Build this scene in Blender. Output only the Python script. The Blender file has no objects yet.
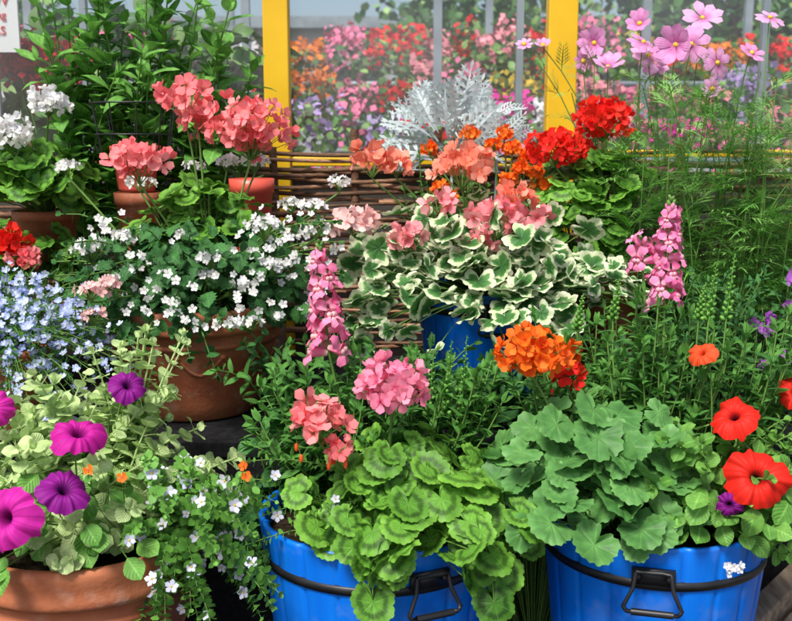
import bpy, math, numpy as np
rng=np.random.default_rng(11)
U=lambda a,b:float(rng.uniform(a,b))
A=lambda *a:np.array(a,dtype=float)
def nz(v):
    v=np.asarray(v,float); l=np.linalg.norm(v); return v/l if l>1e-9 else A(0,0,1)
def rv(s=1.0): return rng.normal(size=3)*s
UP=A(0,0,1)
scene=bpy.context.scene

# ---------------------------------------------------------------- materials
class NT:
    def __init__(s,name):
        s.m=bpy.data.materials.new(name); s.m.use_nodes=True; s.t=s.m.node_tree; s.t.nodes.clear()
    def n(s,ty,ins=None,**p):
        x=s.t.nodes.new('ShaderNode'+ty)
        for k,v in p.items(): setattr(x,k,v)
        if ins:
            for k,v in ins.items():
                if isinstance(v,bpy.types.NodeSocket): s.t.links.new(v,x.inputs[k])
                else: x.inputs[k].default_value=v
        return x
    def math(s,op,a,b=0.0,c=False):
        x=s.n('Math',{0:a,1:b},operation=op); x.use_clamp=c; return x.outputs[0]
    def mix(s,f,a,b,bt='MIX'):
        x=s.n('MixRGB',{0:f,1:a,2:b},blend_type=bt); return x.outputs[0]
    def out(s,sh): s.n('OutputMaterial',{0:sh}); return s.m
    def ramp(s,f,pts,interp='LINEAR'):
        x=s.n('ValToRGB',{0:f}); r=x.color_ramp; r.interpolation=interp
        while len(r.elements)<len(pts): r.elements.new(0.5)
        for e,(p,c) in zip(r.elements,pts): e.position=p; e.color=c4(c)
        return x.outputs[0]
    def noise(s,scale,detail=3,coord='Object'):
        tc=s.n('TexCoord'); return s.n('TexNoise',{'Vector':tc.outputs[coord],'Scale':scale,'Detail':detail}).outputs[0]
def c4(c): return (c[0],c[1],c[2],1.0)

def finish(t,col,tr,rough,spec=.35,bump=None,bs=.3,bd=.002,sheen=0):
    ins={'Base Color':col,'Roughness':rough,'Specular IOR Level':spec}
    if bump is not None:
        b=t.n('Bump',{'Strength':bs,'Distance':bd,'Height':bump}); ins['Normal']=b.outputs[0]
    p=t.n('BsdfPrincipled',ins)
    if tr<=0: return t.out(p.outputs[0])
    tl=t.n('BsdfTranslucent',{'Color':col})
    return t.out(t.n('MixShader',{0:tr,1:p.outputs[0],2:tl.outputs[0]}).outputs[0])

def leaf_mat(name,c1,c2,kind='lance',tr=.25,rough=.5,spec=.3,vein=.5,ramp=None,veins=7,plain=False):
    t=NT(name)
    at=t.n('Attribute',attribute_name='rnd').outputs['Fac']
    col=t.mix(at,c4(c1),c4(c2))
    if plain: return finish(t,col,tr,rough,spec)
    ns=t.noise(70,1)
    uv=t.n('TexCoord').outputs['UV']
    if kind=='lance':
        sx=t.n('SeparateXYZ',{0:uv})
        d=t.math('ABSOLUTE',t.math('SUBTRACT',sx.outputs[0],.5))
        v=t.math('SUBTRACT',1.0,t.math('MULTIPLY',d,14.0),True)
        col=t.mix(t.math('MULTIPLY',v,vein),col,c4([min(1,c*1.8+.03) for c in c2]))
        sv=t.math('SINE',t.math('ADD',t.math('MULTIPLY',sx.outputs[1],42.0),t.math('MULTIPLY',d,-30.0)))
        bump=t.math('MULTIPLY',sv,.3)
    else:
        c=t.n('VectorMath',{0:uv,1:(.5,.5,0)},operation='SUBTRACT').outputs[0]
        ln=t.n('VectorMath',{0:c},operation='LENGTH').outputs['Value']
        r=t.math('MULTIPLY',ln,2.0)
        sx=t.n('SeparateXYZ',{0:c})
        an=t.math('ARCTAN2',sx.outputs[0],sx.outputs[1])
        w=t.math('ABSOLUTE',t.math('SINE',t.math('MULTIPLY',an,veins/2)))
        v=t.math('SUBTRACT',1.0,t.math('MULTIPLY',t.math('MULTIPLY',w,r),16.0),True)
        rr=t.math('ADD',r,t.math('MULTIPLY',t.math('SUBTRACT',t.noise(55 if kind!='varieg' else 45,2),.5),.22 if kind!='varieg' else .6))
        if ramp:
            rc=t.ramp(rr,ramp)
            if kind=='varieg':
                col=t.mix(t.math('MULTIPLY',at,.5),rc,t.mix(1.0,rc,c4((.55,.75,.5)),'MULTIPLY'))
            else: col=t.mix(1.0,col,rc,'MULTIPLY')
        if kind!='varieg': col=t.mix(t.math('MULTIPLY',v,vein),col,c4([min(1,x*1.6+.02) for x in c2]))
        bump=t.math('MULTIPLY',w,.9)
    br=t.math('ADD',t.math('MULTIPLY',ns,.8),.62)
    col=t.mix(1.0,col,t.n('CombineColor',{0:br,1:br,2:br}).outputs[0],'MULTIPLY')
    return finish(t,col,tr,rough,spec,bump,.5,.0025)

def petal_mat(name,base,tip,tip2=None,tr=.3,rough=.6,radial=False,veins=0,stops=(.0,.35),mid=None):
    t=NT(name)
    at=t.n('Attribute',attribute_name='rnd').outputs['Fac']
    uv=t.n('TexCoord').outputs['UV']
    tipc=t.mix(at,c4(tip),c4(tip2 or tip))
    if radial:
        c=t.n('VectorMath',{0:uv,1:(.5,.5,0)},operation='SUBTRACT').outputs[0]
        f=t.math('MULTIPLY',t.n('VectorMath',{0:c},operation='LENGTH').outputs['Value'],2.0)
        sx=t.n('SeparateXYZ',{0:c}); an=t.math('ARCTAN2',sx.outputs[0],sx.outputs[1])
    else:
        sx=t.n('SeparateXYZ',{0:uv}); f=sx.outputs[1]; an=t.math('MULTIPLY',sx.outputs[0],3.0)
    fr=t.n('MapRange',{0:f,1:stops[0],2:stops[1]}).outputs[0]
    col=t.mix(fr,c4(base),tipc); bump=None
    if veins:
        w=t.math('ABSOLUTE',t.math('SINE',t.math('MULTIPLY',an,veins)))
        v=t.math('MULTIPLY',t.math('SUBTRACT',1.0,t.math('MULTIPLY',w,3.0),True),.35)
        col=t.mix(v,col,t.mix(1.0,tipc,c4((.5,.4,.5)),'MULTIPLY')); bump=w
        nb=t.math('ADD',t.math('MULTIPLY',t.noise(60,2),.6),.7)
        col=t.mix(1.0,col,t.n('CombineColor',{0:nb,1:nb,2:nb}).outputs[0],'MULTIPLY')
    return finish(t,col,tr,rough,.25,bump,.4,.002)

def simple(name,c1,c2,scale=8,rough=.6,spec=.3,bs=.3,bd=.003,detail=6,metal=0,attr=False,stretch=None):
    t=NT(name)
    if stretch:
        tc=t.n('TexCoord'); mp=t.n('Mapping',{'Vector':tc.outputs['Object'],'Scale':stretch})
        f=t.n('TexNoise',{'Vector':mp.outputs[0],'Scale':scale,'Detail':detail}).outputs[0]
    else: f=t.noise(scale,detail)
    g=t.n('MapRange',{0:f,1:.3,2:.7}).outputs[0]
    col=t.mix(g,c4(c1),c4(c2))
    if attr:
        at=t.n('Attribute',attribute_name='rnd').outputs['Fac']
        b=t.math('ADD',t.math('MULTIPLY',at,1.1),.4)
        col=t.mix(1.0,col,t.n('CombineColor',{0:b,1:b,2:b}).outputs[0],'MULTIPLY')
    b=t.n('Bump',{'Strength':bs,'Distance':bd,'Height':f})
    p=t.n('BsdfPrincipled',{'Base Color':col,'Roughness':rough,'Specular IOR Level':spec,'Metallic':metal,'Normal':b.outputs[0]})
    return t.out(p.outputs[0])

# ---------------------------------------------------------------- templates
def grid(nu,nv,f,uvf=None):
    v,u=np.meshgrid(np.linspace(0,1,nv+1),np.linspace(0,1,nu+1),indexing='ij')
    u=u.ravel(); v=v.ravel(); x,y,z=f(u,v)
    V=np.stack([x+0*u,y+0*u,z+0*u],1)
    L=[]
    for j in range(nv):
        for i in range(nu):
            a=j*(nu+1)+i; L+= [a,a+1,a+nu+2,a+nu+1]
    return dict(v=V,l=np.array(L),f=np.full(nu*nv,4),uv=np.stack([u,v],1))
def radial(ns,rings,f):
    th=np.linspace(-math.pi,math.pi,ns,endpoint=False)
    V=[[*f(np.array([0.]),np.array([0.]))]]; V=[np.array([c[0] for c in V[0]])]; UV=[A(.5,.5)]
    for r in rings:
        x,y,z=f(np.full(ns,r),th)
        for k in range(ns): V.append(A(x[k],y[k],z[k])); UV.append(A(.5+.5*r*math.sin(th[k]),.5+.5*r*math.cos(th[k])))
    L=[];F=[]
    for k in range(ns): L+=[0,1+(k+1)%ns,1+k]; F.append(3)
    for j in range(len(rings)-1):
        for k in range(ns):
            a=1+j*ns;k2=(k+1)%ns
            L+=[a+k,a+k2,a+ns+k2,a+ns+k]; F.append(4)
    return dict(v=np.array(V),l=np.array(L),f=np.array(F),uv=np.array(UV))
def merge(parts):
    v=[];l=[];f=[];uv=[];n=0
    for p in parts:
        T,R,t=p[:3]; v.append(T['v']@R.T+t); l.append(T['l']+n); f.append(T['f']); 
        uv.append(T['uv'] if len(p)<4 else np.tile(A(*p[3]),(len(T['v']),1))); n+=len(T['v'])
    return dict(v=np.concatenate(v),l=np.concatenate(l),f=np.concatenate(f),uv=np.concatenate(uv))
def frame(d,n,s=1.0):
    y=nz(d); x=np.cross(y,n)
    if np.linalg.norm(x)<1e-4: x=np.cross(y,A(1,.2,.1))
    x=nz(x); z=np.cross(x,y); return np.stack([x,y,z],1)*s
def face(N,s=1.0,spin=None):
    N=nz(N); d=rv() if spin is None else spin
    d=d-N*np.dot(d,N); return frame(d,N,s)
def leafT(W,pw=1.0,fold=.25,bend=.5,serr=0,nser=6,nu=2,nv=6,ex=.85,wave=0):
    def f(u,v):
        w=W*np.clip(np.sin(np.pi*v**pw),0,1)**ex+.004
        if serr: w=w*(1+serr*np.abs(((v*nser)%1)-.5)*2-serr*.5)
        x=(u*2-1)*w; b=bend if abs(bend)>1e-3 else 1e-3
        return x,np.sin(b*v)/b,-(1-np.cos(b*v))/b+fold*np.abs(x)+wave*np.sin(v*9+u*3)*np.abs(u*2-1)
    return grid(nu,nv,f)
def gleafT(lobes=7,sc=.09,cup=.12,ruf=.06,seed=0,notch=.8,crn=.035,ns=63):
    ph=seed*1.3
    def f(r,th):
        R=1+sc*(np.abs(np.cos(th*lobes/2))-.5)+crn*np.cos(th*lobes*3)+.05*np.cos(2*th+ph)
        R=R*(1-notch*np.exp(-((np.pi-np.abs(th))/.26)**2))
        rr=r*R
        z=cup*r**2+ruf*r**3*np.cos(th*lobes+.4)+ruf*.8*r**2*np.sin(th*2+ph)+.02*r**3*np.sin(th*13+ph)
        return rr*np.sin(th),rr*np.cos(th),z
    return radial(ns,[.25,.55,.8,1.0],f)
def floretT(n,pet,tilt,off=.08,jit=.1):
    P=[]
    for k in range(n):
        a=2*math.pi*k/n+U(-jit,jit); ti=tilt+U(-jit,jit)
        d=A(math.cos(a)*math.cos(ti),math.sin(a)*math.cos(ti),math.sin(ti))
        nn=A(-math.cos(a)*math.sin(ti),-math.sin(a)*math.sin(ti),math.cos(ti))
        P.append((pet,frame(d,nn),A(math.cos(a)*off,math.sin(a)*off,k*.012)))
    return merge(P)
def petuniaT(seed=0,notch=.1,ruf=.11):
    def f(r,th):
        nt=np.exp(-(((th*5/(2*np.pi)+.5+seed*.1)%1-.5)/.1)**2)
        R=(1-notch*nt)*(1+.04*np.sin(th*3+seed)+.04*np.sin(th*2+seed*3)+.02*np.sin(th*11+seed)+.012*np.sin(th*23+seed))
        z=-.8*np.exp(-(r/.2)**1.5)+.08*np.sin(r*3)+ruf*r**3*np.sin(th*10+seed)*.6+ruf*1.3*r**2*np.sin(th*3+seed*2)+.05*r**4*np.sin(th*17+seed)-.28*r**4
        z=z-.05*r*nt
        rr=np.where(r<.25,r*.7,r-.075)*1.08*np.where(r>.6,R,1)
        return rr*np.sin(th),rr*np.cos(th),z
    return radial(80,[.08,.15,.22,.3,.42,.55,.68,.8,.9,1.0],f)
SPH=grid(8,6,lambda u,v:(np.cos(u*2*np.pi)*np.sin(v*np.pi),np.sin(u*2*np.pi)*np.sin(v*np.pi),-np.cos(v*np.pi)))
SPL=grid(5,3,lambda u,v:(np.cos(u*2*np.pi)*np.sin(v*np.pi),np.sin(u*2*np.pi)*np.sin(v*np.pi),-np.cos(v*np.pi)))
I3=np.eye(3)
def snapT(k=0):
    tube=grid(8,3,lambda u,v:(np.cos(u*2*np.pi)*(.1+.17*v),v*.6,np.sin(u*2*np.pi)*(.1+.15*v)))
    p=leafT(.36,1.5,-.15,.9+.2*k,nu=4,nv=5,ex=.55,wave=.09)
    P=[(tube,I3,A(0,0,0))]
    for sx in (-1,1):
        P.append((p,frame(A(sx*.55,.25+.2*k,.8),A(0,1,.2))*.7,A(sx*.06,.5,.14)))
        P.append((p,frame(A(sx*.75,.55,-.35),A(0,.5,.8))*.52,A(sx*.1,.55,-.08)))
        P.append((SPL,I3*A(.14,.12,.12),A(sx*.09,.6,-.02),(0.5,.12)))
    P.append((p,frame(A(0,.55,-.75),A(0,.8,.5))*.5,A(0,.58,-.14)))
    return merge(P)

T_lance=[leafT(.13,.8,.3,b,nv=5) for b in (.2,.6,1.0)]
T_sl=[leafT(.18,.85,.25,b,nv=6,wave=.02) for b in (.1,.5,.9)]
T_wide=[leafT(.3,.85,.2,b,nu=4,nv=7,wave=.02) for b in (.2,.6,1.0)]
T_oval=[leafT(.4,1.05,.12,b,nu=4,nv=6,ex=.7,wave=.03) for b in (.1,.5,.9)]
T_round=[leafT(.46,1.1,.1,b,nu=4,nv=6,ex=.55,wave=.04) for b in (-.2,.4,.8)]
T_tiny=[leafT(.4,1.05,.12,.4,nu=2,nv=3,ex=.7)]
T_serr=[leafT(.36,.85,.2,b,serr=.38,nser=6,nu=2,nv=12,wave=.03) for b in (.3,.7)]
T_ger=[gleafT(7,.1,c,r,s) for c,r,s in ((.1,.05,0),(.18,.08,1),(-.08,.07,2),(.02,.09,3),(.3,.05,4),(-.18,.06,5))]
T_ger2=[gleafT(6,.13,c,r,s,crn=.045) for c,r,s in ((.12,.06,0),(.26,.09,1),(0,.09,2),(.05,.1,3),(-.15,.07,4))]
T_var=[gleafT(5,.22,c,r,s,crn=.04,ns=45) for c,r,s in ((.15,.1,0),(.3,.1,1),(-.1,.1,2),(.05,.14,3))]
pet_g=leafT(.4,1.7,-.05,-.5,nu=3,nv=4,ex=.55,wave=.05)
pet_s=leafT(.36,1.5,0,-.3,nu=2,nv=3,ex=.55)
T_gf=[floretT(5,pet_g,t,.06,.2) for t in (.2,.5,.05,.75)]
T_sf=[floretT(5,pet_s,t,.05) for t in (.15,.35)]
pet_c=leafT(.27,1.9,-.1,.25,nu=4,nv=5,ex=.4,wave=.03)
T_cos=[floretT(8,pet_c,t,.1,.12) for t in (.05,.3,.7)]
T_pet=[petuniaT(s) for s in range(4)]
T_snap=[snapT(0),snapT(.5),snapT(1)]
def dustyT(b=.5):
    lob=leafT(.15,1.6,.05,.2,nu=2,nv=3,ex=.6); P=[(leafT(.03,.7,.1,b,nv=6),I3,A(0,0,0))]
    for k in range(5):
        v=.25+k*.155; y=math.sin(b*v)/b; z=-(1-math.cos(b*v))/b; L=.36*math.sin(math.pi*(.22+.6*v))
        for sx in (-1,1):
            d=nz(A(sx*.9,.6,-.1)); P.append((lob,frame(d,UP)*L,A(0,y,z)))
            P.append((lob,frame(nz(A(sx*.3,1,.1)),UP)*L*.45,A(0,y,z)+d*L*.5))
            P.append((lob,frame(nz(A(sx*1,-.15,.1)),UP)*L*.4,A(0,y,z)+d*L*.55))
    P.append((lob,I3*.22,A(0,math.sin(b)/b-.06,-(1-math.cos(b))/b)))
    return merge(P)
T_dusty=[dustyT(.4),dustyT(.9),dustyT(1.3)]
def featherT():
    th=leafT(.045,.7,0,.3,nu=1,nv=2); P=[(leafT(.02,.7,0,.5,nu=1,nv=3),I3,A(0,0,0))]
    for k in range(6):
        v=.2+k*.13; y=v*.97; z=-.12*v*v
        for sx in (-1,1):
            d=nz(A(sx*.8,.8,U(-.3,.4))); L=.42*(1.1-v*.6)
            P.append((th,frame(d,UP)*L,A(0,y,z)))
            for q in (.35,.6): P.append((th,frame(nz(d+A(-sx*.6,.6,U(-.3,.3))),UP)*L*.5,A(0,y,z)+d*L*q))
    return merge(P)
T_fea=[featherT(),featherT()]
T_quad=[grid(1,1,lambda u,v:(u-.5,v-.5,0*u))]
CUBE=dict(v=np.array([[x,y,z] for x in(-.5,.5) for y in(-.5,.5) for z in(-.5,.5)],float),
 l=np.array([0,1,3,2, 4,6,7,5, 0,4,5,1, 2,3,7,6, 0,2,6,4, 1,5,7,3]),f=np.full(6,4),uv=np.zeros((8,2)))

# ---------------------------------------------------------------- mesh builder
class MB:
    def __init__(s): s.v=[];s.l=[];s.f=[];s.uv=[];s.r=[];s.mi=[];s.n=0;s.mats=[]
    def m(s,mat):
        if mat not in s.mats: s.mats.append(mat)
        return s.mats.index(mat)
    def add(s,T,R,t,mat,rnd=None):
        if isinstance(T,list): T=T[rng.integers(len(T))]
        if rnd is None: rnd=U(0,1)
        v=T['v']@R.T+t; s.v.append(v); s.l.append(T['l']+s.n); s.f.append(T['f']); s.uv.append(T['uv'])
        s.r.append(np.full(len(v),rnd)); s.mi.append(np.full(len(T['f']),s.m(mat))); s.n+=len(v)
    def tube(s,P,r0,r1,mat,k=5,rnd=None,prof=None):
        P=np.asarray(P,float); n=len(P); tg=np.gradient(P,axis=0); tg/=np.linalg.norm(tg,axis=1)[:,None]+1e-12
        ref=A(0,0,1) if abs(tg[0][2])<.9 else A(1,0,0)
        a=np.cross(tg,ref); a/=np.linalg.norm(a,axis=1)[:,None]+1e-9; b=np.cross(tg,a)
        rr=np.linspace(r0,r1,n) if prof is None else prof
        th=np.arange(k)*2*np.pi/k
        V=(P[:,None,:]+rr[:,None,None]*(np.cos(th)[None,:,None]*a[:,None,:]+np.sin(th)[None,:,None]*b[:,None,:])).reshape(-1,3)
        L=[]
        for j in range(n-1):
            for i in range(k):
                i2=(i+1)%k; L+=[j*k+i,j*k+i2,(j+1)*k+i2,(j+1)*k+i]
        uv=np.stack([np.tile(th/6.283,n),np.repeat(np.linspace(0,1,n),k)],1)
        s.add(dict(v=V,l=np.array(L),f=np.full((n-1)*k,4),uv=uv),I3,A(0,0,0),mat,rnd)
    def box(s,c,sz,mat,rot=None,rnd=.5):
        R=np.diag(sz); 
        if rot is not None: R=rot@R
        s.add(CUBE,R,A(*c),mat,rnd)
    def build(s,name,smooth=True,parent=None,bevel=0):
        me=bpy.data.meshes.new(name); V=np.concatenate(s.v); L=np.concatenate(s.l).astype(np.int32); F=np.concatenate(s.f).astype(np.int32)
        me.vertices.add(len(V)); me.loops.add(len(L)); me.polygons.add(len(F))
        me.vertices.foreach_set('co',V.astype(np.float32).ravel()); me.loops.foreach_set('vertex_index',L)
        st=np.concatenate([[0],np.cumsum(F)[:-1]]).astype(np.int32); me.polygons.foreach_set('loop_start',st)
        me.update(calc_edges=True)
        me.polygons.foreach_set('material_index',np.concatenate(s.mi).astype(np.int32))
        me.polygons.foreach_set('use_smooth',np.full(len(F),smooth))
        uv=me.uv_layers.new(name='UVMap'); uv.data.foreach_set('uv',np.concatenate(s.uv)[L].astype(np.float32).ravel())
        at=me.attributes.new('rnd','FLOAT','POINT'); at.data.foreach_set('value',np.concatenate(s.r).astype(np.float32))
        for m in s.mats: me.materials.append(m)
        me.update()
        o=bpy.data.objects.new(name,me); scene.collection.objects.link(o)
        if parent: o.parent=parent
        if bevel:
            b=o.modifiers.new('bevel','BEVEL'); b.width=bevel; b.segments=2; b.limit_method='ANGLE'
        return o
def empty(name,loc=(0,0,0)):
    o=bpy.data.objects.new(name,None); o.location=loc; scene.collection.objects.link(o); return o
def bez(p0,p1,p2,n=8):
    t=np.linspace(0,1,n)[:,None]; return (1-t)**2*p0+2*t*(1-t)*p1+t*t*p2
def lathe(prof,seg=64,mod=None):
    prof=np.array(prof,float); n=len(prof)-1
    def f(u,v):
        i=np.round(v*n).astype(int); r=prof[i,0]; z=prof[i,1]
        if mod is not None: r=r+mod(u,z,r)
        return r*np.cos(u*2*np.pi),r*np.sin(u*2*np.pi),z
    return grid(seg,n,f)

# ---------------------------------------------------------------- plant parts
def umbel(mb,c,r,n,pm,gm,s=.021,sq=.75,low=-.45,T=T_gf,foot=None,jit=.35,buds=0,bm=None,fill=.5):
    c=A(*c); base=c-A(0,0,r*.75); sk=A(U(.85,1.15),U(.85,1.1),1); ax=A(U(-.25,.25),U(-.3,.1),0)
    if foot is not None:
        foot=A(*foot); mb.tube(bez(foot,(foot+base)/2+A(U(-.02,.02),U(-.02,.02),.03),base,8),.0032,.0026,gm)
    for i in range(n):
        z=1-(1-low)*(i+.5)/n; a=i*2.39996+U(-.4,.4); q=math.sqrt(max(0,1-z*z)); d=nz(A(q*math.cos(a),q*math.sin(a),z)+ax*.5)
        p=c+d*A(1,1,sq)*sk*r*U(.65,1.15)
        mb.add(T,face(d+rv(jit)+A(0,-.15,0),s*U(.78,1.15)),p,pm)
        mb.tube(np.array([base,(base+p)/2+A(0,0,.004),p-nz(d)*.002]),.0011,.0009,gm,3)
    for i in range(int(n*fill)):
        d=nz(rv()); p=c+d*A(1,1,sq)*r*U(.3,.75)
        mb.add(T,face(d+rv(.4),s*.9),p,pm,U(0,.4))
    for i in range(buds):
        a=U(0,6.28); e=base+A(math.cos(a)*r*U(.5,1),math.sin(a)*r*U(.5,1),-U(.0,.4)*r)
        mb.tube(bez(base,(base+e)/2+A(0,0,.02),e,5),.001,.0009,gm,3); mb.add(SPH,I3*A(.0035,.0035,.008),e,bm or pm)
def mound(mb,c,rad,n,T,size,mat,stem,base=None,zmin=-.15,up=.45,shell=(.55,1.0),jit=.25,pet=True,front=.0,droop=0,bias=(0,-.15,0)):
    c=A(*c);rad=A(*rad); base=c-A(0,0,rad[2]*.6) if base is None else A(*base); bias=A(*bias)
    k=0
    while k<n:
        d=nz(rv())
        if d[2]<zmin: continue
        if front and d[1]>front: continue
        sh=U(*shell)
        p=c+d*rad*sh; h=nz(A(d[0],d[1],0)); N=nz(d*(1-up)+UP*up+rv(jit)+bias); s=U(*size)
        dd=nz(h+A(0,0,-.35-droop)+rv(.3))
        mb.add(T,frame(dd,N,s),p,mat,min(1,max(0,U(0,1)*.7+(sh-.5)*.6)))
        if pet:
            b=base+A(d[0],d[1],0)*.03
            mb.tube(bez(b,(b+p)/2+UP*.02+h*.01,p-N*.001,5),.0018,.0012,stem,4)
        k+=1
def leafy_stem(mb,P,T,size,gap,mat,stem,t0=.15,r0=.0028,r1=.0015,out=.8,whorl=1,taper=.4,jit=.2):
    P=np.asarray(P); mb.tube(P,r0,r1,stem,4)
    seg=np.linalg.norm(np.diff(P,axis=0),axis=1); cum=np.concatenate([[0],np.cumsum(seg)]); L=cum[-1]; x=L*t0; a=U(0,6.28)
    while x<L:
        p=A(*[np.interp(x,cum,P[:,i]) for i in range(3)]); i=min(len(seg)-1,np.searchsorted(cum,x)-1 if x>0 else 0); t=nz(P[i+1]-P[i])
        e1=nz(np.cross(t,A(.3,.9,.1))); e2=np.cross(t,e1)
        for w in range(whorl):
            aa=a+w*2*math.pi/whorl+U(-.3,.3); rad=e1*math.cos(aa)+e2*math.sin(aa)
            d=nz(rad*out+t*(1-out*.6)+rv(jit)*.5); n=nz(t+UP*.4-rad*.2)
            s=U(*size)*(1-taper*(x/L))
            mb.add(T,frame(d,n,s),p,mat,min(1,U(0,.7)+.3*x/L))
        a+=2.4 if whorl==1 else 1.57; x+=gap*U(.8,1.2)
    e=P[-1]; t=nz(P[-1]-P[-2])
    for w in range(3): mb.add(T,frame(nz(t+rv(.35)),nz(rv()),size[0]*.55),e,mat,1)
def spike(mb,P0,P1,n,s0,s1,pm,gm,buds=8,foot=None):
    P0=A(*P0);P1=A(*P1); ax=nz(P1-P0); L=np.linalg.norm(P1-P0)
    if foot is not None:
        f=A(*foot); mb.tube(bez(f,(f+P0)/2+A(.01,0,0),P0,8),.004,.003,gm)
    mb.tube(np.array([P0,(P0+P1)/2,P1]),.003,.0015,gm)
    e1=nz(np.cross(ax,A(0,1,.1))); e2=np.cross(ax,e1)
    for i in range(n):
        q=(i/n); a=i*2.39996+U(-.4,.4); rad=e1*math.cos(a)+e2*math.sin(a); p=P0+ax*(L*.86*q**1.05+U(-.006,.006))
        s=s0+(s1-s0)*q; mb.add(T_snap,frame(nz(rad+ax*U(-.1,.45)+rv(.12)),ax+rv(.15),s*U(.85,1.15)),p+rad*.002,pm)
        mb.add(T_lance,frame(nz(rad-ax*.2),ax,.014),p-ax*.004,gm)
    for i in range(buds):
        q=i/buds; a=i*2.4; rad=e1*math.cos(a)+e2*math.sin(a); p=P0+ax*L*(.84+.17*q)+rad*.008*(1-q*.7)
        mb.add(SPH,frame(nz(rad*.6+ax),ax)*(A(.0055,.011,.0055)*(1-.5*q)),p,pm if q<.5 else gm)
def budspike(mb,P0,P1,gm,n=34,s=.007):
    P0=A(*P0);P1=A(*P1); mb.tube(np.array([P0,(P0+P1)/2,P1]),.002,.001,gm)
    ax=nz(P1-P0);L=np.linalg.norm(P1-P0); e1=nz(np.cross(ax,A(0,1,.1))); e2=np.cross(ax,e1)
    for i in range(n):
        q=i/n;a=i*2.4;rad=e1*math.cos(a)+e2*math.sin(a);k=s*(1.15-.8*q)
        mb.add(SPL,frame(nz(rad+ax*.8),ax)*A(k*.55,k,k*.55),P0+ax*L*q+rad*k*.9,gm); 
        mb.add(T_lance,frame(nz(rad+ax*.4),ax,k*1.8),P0+ax*L*q,gm)

# ---------------------------------------------------------------- material library
G_stem=leaf_mat('stem_green',(.08,.18,.035),(.16,.3,.06),tr=0,plain=True)
G_zonal=leaf_mat('zonal_leaf',(.06,.19,.022),(.16,.39,.05),'radial',vein=.3,
    ramp=[(0,(1.05,1.1,.9)),(.42,(1.05,1.05,.9)),(.54,(.42,.44,.38)),(.66,(.42,.46,.38)),(.78,(1.15,1.1,1.0)),(1,(1.4,1.25,1.15))])
G_grey=leaf_mat('plain_geranium_leaf',(.06,.2,.045),(.15,.37,.1),'radial',vein=.35,ramp=[(0,(1.15,1.1,1)),(.6,(.78,.82,.78)),(1,(1.2,1.12,1.1))])
G_var=leaf_mat('variegated_leaf',(.1,.2,.1),(.1,.2,.1),'varieg',ramp=[(0,(.04,.13,.035)),(.52,(.08,.23,.06)),(.66,(.16,.32,.11)),(.72,(.7,.76,.48)),(1,(.86,.86,.66))],tr=.25)
G_snap=leaf_mat('snapdragon_leaf',(.035,.14,.028),(.125,.34,.06),vein=.3)
G_dark=leaf_mat('verbena_leaf',(.02,.085,.024),(.06,.2,.045),vein=.3,tr=.12)
G_lime=leaf_mat('helichrysum_leaf',(.4,.58,.2),(.64,.8,.38),vein=.2,rough=.8,spec=.1,tr=.3)
G_pet=leaf_mat('petunia_leaf',(.07,.23,.03),(.2,.44,.08),vein=.4)
G_small=leaf_mat('bacopa_leaf',(.07,.22,.03),(.18,.42,.07),plain=True,tr=.1)
G_tall=leaf_mat('tall_leaf',(.07,.23,.03),(.2,.46,.09),vein=.3)
G_fea=leaf_mat('cosmos_leaf',(.11,.3,.05),(.26,.54,.12),tr=.15,plain=True)
G_silver=leaf_mat('dusty_leaf',(.42,.5,.5),(.6,.68,.68),rough=.9,spec=.05,tr=.1,plain=True)
P_coral=petal_mat('coral_petal',(.65,.04,.06),(.94,.17,.19),(.97,.36,.36),stops=(0,.3))
P_salmon=petal_mat('salmon_petal',(.85,.14,.07),(.96,.23,.14),(.97,.42,.3),stops=(0,.5))
P_pink=petal_mat('pink_petal',(.6,.03,.13),(.94,.22,.38),(.96,.4,.52),stops=(0,.35))
P_rose=petal_mat('rose_salmon_petal',(.75,.06,.1),(.94,.25,.3),(.96,.48,.48),stops=(0,.4))
P_snap=petal_mat('snapdragon_petal',(.92,.65,.6),(.93,.13,.34),(.96,.36,.56),stops=(.05,.35))
P_snap2=petal_mat('orchid_snapdragon_petal',(.92,.6,.65),(.9,.19,.44),(.94,.4,.62),stops=(.05,.4))
P_orange=petal_mat('orange_petal',(.85,.09,.01),(.96,.14,.01),(.97,.26,.02),stops=(0,.4))
P_red=petal_mat('red_petal',(.45,.0,.0),(.84,.015,.012),(.92,.04,.018),stops=(0,.3))
P_white=petal_mat('white_petal',(.8,.8,.65),(.84,.84,.86),(.86,.84,.8))
P_lav=petal_mat('lavender_white_petal',(.85,.8,.3),(.64,.66,.9),(.84,.83,.93),stops=(.0,.2))
P_blue=petal_mat('lobelia_petal',(.85,.87,.92),(.34,.43,.86),(.68,.76,.94),stops=(.1,.4))
P_pale=petal_mat('pale_pink_petal',(.9,.35,.35),(.93,.52,.5),(.95,.72,.68))
P_cos=petal_mat('cosmos_petal',(.6,.12,.4),(.82,.34,.66),(.9,.5,.8),stops=(0,.5),veins=5)
P_purp=petal_mat('purple_small_petal',(.5,.2,.6),(.4,.08,.5),(.5,.2,.65))
P_mag=petal_mat('magenta_petunia_petal',(.12,.0,.09),(.58,.012,.32),(.68,.025,.4),radial=True,veins=10,stops=(.12,.42))
P_dkp=petal_mat('purple_petunia_petal',(.05,.0,.06),(.2,.005,.2),(.3,.01,.28),radial=True,veins=10,stops=(.1,.5))
P_redp=petal_mat('red_petunia_petal',(.05,.0,.01),(.88,.02,.012),(.93,.045,.02),radial=True,veins=10,stops=(.16,.34))
P_orp=petal_mat('orange_petunia_petal',(.5,.02,.0),(.93,.08,.02),(.94,.11,.03),radial=True,stops=(.1,.3),veins=10)
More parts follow.
